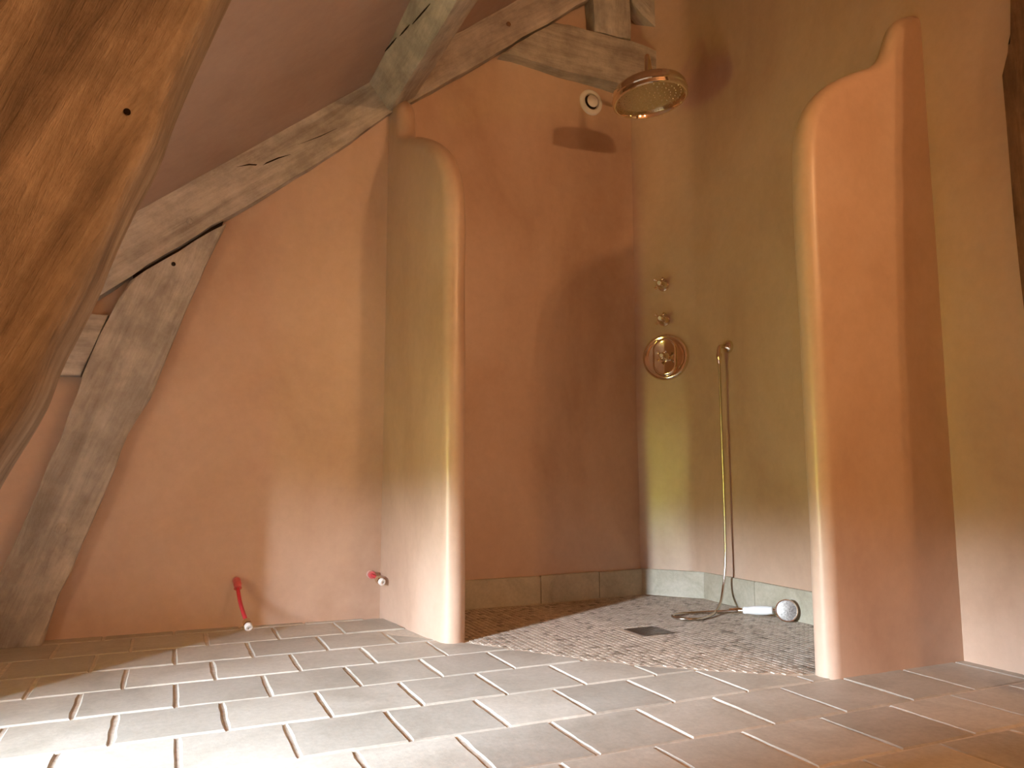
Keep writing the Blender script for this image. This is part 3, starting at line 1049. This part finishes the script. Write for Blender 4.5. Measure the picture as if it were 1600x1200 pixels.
hp = [EL + Vector((0, 0, -0.07)), Vector((2.420, 2.940, 0.95)), Vector((2.421, 2.939, 0.65)), Vector((2.421, 2.939, 0.36)), Vector((2.413, 2.935, 0.20)), Vector((2.385, 2.925, 0.085)),
      Vector((2.315, 2.865, 0.030)), Vector((2.20, 2.775, 0.0095)), Vector((2.085, 2.725, 0.0085)), Vector((2.020, 2.760, 0.0085)), Vector((2.030, 2.830, 0.0085)), Vector((2.105, 2.855, 0.009)),
      Vector((2.19, 2.835, 0.011)), Vector((2.265, 2.790, 0.017)), Vector((2.315, 2.745, 0.022))]
path = resample(bez(hp, 14), 0.0035)
rad = [0.0060 + (0.0006 if i % 2 else -0.0004) for i in range(len(path))]
bm = bmesh.new(); add_tube(bm, path, rad, 8)
under(mobj('hose', bm, BRUSHED, None, True, 80), hs)
HA, HB = Vector((2.335, 2.728, 0.026)), Vector((2.395, 2.610, 0.040))
hd = (HB - HA).normalized()
bm = bmesh.new()
add_lathe(bm, HA - hd * 0.045, hd, [(0.0085, -0.02), (0.0095, 0.0), (0.0115, 0.010), (0.0115, 0.030), (0.0095, 0.036), (0.0095, 0.048)], 18)
under(mobj('hose_cone', bm, CHROME), hs)
Lh = (HB - HA).length
bm = bmesh.new()
add_lathe(bm, HA, hd, [(0.010, -0.002), (0.0145, 0.0), (0.0165, 0.006), (0.0150, 0.012), (0.0158, 0.020), (0.0195, Lh * 0.42), (0.0200, Lh * 0.6), (0.0185, Lh * 0.82), (0.0160, Lh * 0.93), (0.0165, Lh * 0.98), (0.012, Lh)], 24)
under(mobj('handle', bm, PORCELAIN), hs)
HD = Vector((2.412, 2.550, 0.048))
fn = Vector((-0.70, -0.70, 0.12)).normalized()
bm = bmesh.new()
add_tube(bm, bez([HB - hd * 0.006, HB + hd * 0.012, HD - hd * 0.030 - fn * 0.012, HD - fn * 0.012], 5), 0.0095, 14)
under(mobj('neck', bm, CHROME), hs)
bm = bmesh.new()
add_lathe(bm, HD, fn, [(0.008, -0.030), (0.026, -0.026), (0.041, -0.014), (0.0460, -0.002), (0.0465, 0.006), (0.045, 0.010), (0.0425, 0.010), (0.0410, 0.006), (0.040, 0.003)], 40)
hh = under(mobj('spray_head', bm, CHROME_W), hs)
bm = bmesh.new()
add_lathe(bm, HD, fn, [(0.0415, 0.000), (0.0405, 0.005), (0.02, 0.007), (0, 0.0075)], 40)
fp = mobj('face_plate', bm, FACE); fp.parent = hh; fp.matrix_parent_inverse = Matrix.Identity(4)

# floor drain
dr = empty('floor_drain', ((DR0.x + DR1.x) / 2, (DR0.y + DR1.y) / 2, 0))
tag(dr, 'square metal floor drain grate in the mosaic shower floor', 'drain')
bm = bmesh.new()
x0, y0, x1, y1 = DR0.x, DR0.y, DR1.x, DR1.y
wd = 0.011
for a, b in (((x0, y0, -0.012), (x1, y0 + wd, 0.0018)), ((x0, y1 - wd, -0.012), (x1, y1, 0.001)), ((x0, y0 + wd, -0.012), (x0 + wd, y1 - wd, 0.001)), ((x1 - wd, y0 + wd, -0.012), (x1, y1 - wd, 0.001))):
    add_box(bm, a, b)
under(mobj('drain_frame', bm, STEEL, None, False), dr)
bm = bmesh.new()
nb_ = 9
for k in range(nb_):
    p = x0 + 0.014 + (x1 - x0 - 0.028) * k / (nb_ - 1)
    add_box(bm, (p - 0.0038, y0 + wd, -0.010), (p + 0.0038, y1 - wd, 0.0002))
    q = y0 + 0.014 + (y1 - y0 - 0.028) * k / (nb_ - 1)
    add_box(bm, (x0 + wd, q - 0.0038, -0.010), (x1 - wd, q + 0.0038, -0.0002))
under(mobj('grate', bm, STEEL, None, False), dr)
bm = bmesh.new(); add_box(bm, (x0 + 0.002, y0 + 0.002, -0.03), (x1 - 0.002, y1 - 0.002, -0.0024))
under(mobj('sump', bm, SPLIT, None, False), dr)

# air valve on the back wall
VC = Vector((2.000, 3.423, 2.632))
vt = empty('air_vent', VC)
tag(vt, 'round white ventilation valve on the wall beside the shower head', 'vent')
vn = Vector((0.05, -1, 0)).normalized()
bm = bmesh.new()
add_lathe(bm, VC, vn, [(0.071, -0.03), (0.071, 0.006), (0.067, 0.013), (0.058, 0.017), (0.046, 0.016), (0.043, 0.010), (0.042, -0.02)], 44)
under(mobj('vent_ring', bm, WHITE), vt)
bm = bmesh.new()
add_lathe(bm, VC, vn, [(0.041, -0.03), (0.041, 0.002), (0, 0.002)], 32)
under(mobj('throat', bm, DARKGAP), vt)
bm = bmesh.new()
add_lathe(bm, VC, vn, [(0.012, 0.0), (0.012, 0.014), (0.031, 0.016), (0.034, 0.021), (0.031, 0.026), (0.02, 0.029), (0, 0.030)], 36)
under(mobj('vent_disc', bm, WHITE), vt)


# capped supply pipes on the alcove wall
def supply_pipe(label, wallp, pts, sleeve_len):
    r = empty('supply_pipe', wallp)
    tag(r, label, 'pipe', 'capped red supply pipes on the pink wall')
    wp = Vector(wallp)
    P = bez([wp + Vector((0, 0.03, 0))] + pts, 8)
    bm = bmesh.new(); add_tube(bm, P, 0.0078, 14)
    under(mobj('tube', bm, RED), r)
    # ribbed sleeve over the first stretch
    acc = 0; q = [P[0]]
    for a, b in zip(P, P[1:]):
        acc += (b - a).length
        if acc > sleeve_len + 0.03: break
        q.append(b)
    q = resample(q, 0.005)
    rr = [0.0140 + (0.0018 if (i // 2) % 2 else 0) for i in range(len(q))]
    bm = bmesh.new(); add_tube(bm, q, rr, 16)
    under(mobj('sleeve', bm, REDSLV), r)
    bm = bmesh.new()
    add_lathe(bm, wp + Vector((0, 0.004, 0)), (0, -1, 0), [(0.0175, -0.01), (0.0175, 0.002), (0.016, 0.004), (0.012, 0.004)], 20)
    under(mobj('rosette', bm, ROSE), r)
    e = P[-1]; d = (P[-1] - P[-2]).normalized()
    bm = bmesh.new()
    add_lathe(bm, e - d * 0.022, d, [(0.0095, 0), (0.0150, 0.002), (0.0165, 0.006), (0.0165, 0.024), (0.0150, 0.028), (0.012, 0.030)], 6)
    nut = under(mobj('nut', bm, CHROME, None, False), r)
    bm = bmesh.new()
    add_lathe(bm, e + d * 0.006, d, [(0.0125, 0), (0.0150, 0.003), (0.0150, 0.016), (0.0125, 0.019), (0.0062, 0.019), (0.0058, 0.010), (0, 0.010)], 18)
    under(mobj('cap', bm, BRASSW), r)


supply_pipe('longer bent red pipe hanging from the wall with a metal nut below the leaning strut', (0.274, 3.398, 0.186),
            [Vector((0.274, 3.36, 0.184)), Vector((0.276, 3.325, 0.155)), Vector((0.282, 3.28, 0.115)), Vector((0.292, 3.22, 0.078)), Vector((0.302, 3.165, 0.050))], 0.075)
supply_pipe('short red pipe stub with white cap beside the left shower partition', (0.825, 3.360, 0.186),
            [Vector((0.828, 3.335, 0.185)), Vector((0.836, 3.305, 0.178)), Vector((0.845, 3.278, 0.170))], 0.020)

# ================================================================== LAMP on the wall behind the camera
LP = Vector((2.18, -0.80, 2.40))
lp = empty('wall_lamp', (2.44, LP.y, LP.z))
tag(lp, 'twin bulb wall lamp with warm light on the right wall behind the camera', 'lamp')
bm = bmesh.new()
add_lathe(bm, (2.447, LP.y, LP.z - 0.05), (-1, 0, 0), [(0.06, 0), (0.06, 0.015), (0.045, 0.025), (0.012, 0.03), (0.010, 0.34)], 28)
under(mobj('wall_plate', bm, CHROME), lp)
for sgn in (-1, 1):
    c = Vector((LP.x + sgn * 0.06, LP.y, LP.z))
    bm = bmesh.new()
    add_lathe(bm, c + Vector((0, 0, -0.062)), (0, 0.0, 1), [(0.012, 0.0), (0.018, 0.004), (0.020, 0.018), (0.016, 0.026)], 18)
    under(mobj('bulb_socket', bm, BRASSW), lp)
    ld = bpy.data.lights.new('bulb_light', 'POINT')
    ld.energy = LAMP_POW / 2; ld.color = LAMP_COL; ld.shadow_soft_size = 0.028
    lo = bpy.data.objects.new('bulb_light', ld)
    lo.location = c
    link(lo)
    under(lo, lp)

# added fill bulb, unseen behind the camera, softens the back-wall shadow
PB = Vector((1.0, -1.6, 2.15))
pe = empty('fill_bulb', (PB.x, PB.y, cz(PB.x)))
tag(pe, 'added unseen warm fill bulb hanging on a cord from the sloping ceiling behind the camera', 'lamp')
bm = bmesh.new(); add_tube(bm, [(PB.x, PB.y, cz(PB.x) - 0.004), (PB.x, PB.y, PB.z + 0.10)], 0.004, 8)
under(mobj('cord', bm, RUBBER), pe)
bm = bmesh.new(); add_lathe(bm, (PB.x, PB.y, PB.z + 0.115), (0, 0, -1), [(0.006, 0), (0.016, 0.008), (0.020, 0.03), (0.021, 0.065)], 20)
under(mobj('bulb_socket', bm, BRASSW), pe)
bm = bmesh.new(); add_lathe(bm, (PB.x, PB.y, cz(PB.x) + 0.02), (0, 0, -1), [(0.045, 0), (0.045, 0.03), (0.03, 0.045), (0.006, 0.05)], 24)
under(mobj('ceiling_rose', bm, BRASSW), pe)
ld = bpy.data.lights.new('bulb_light', 'POINT')
ld.energy = FILL_POW; ld.color = LAMP_COL; ld.shadow_soft_size = 0.04
lo = bpy.data.objects.new('bulb_light', ld); lo.location = PB
link(lo); under(lo, pe)
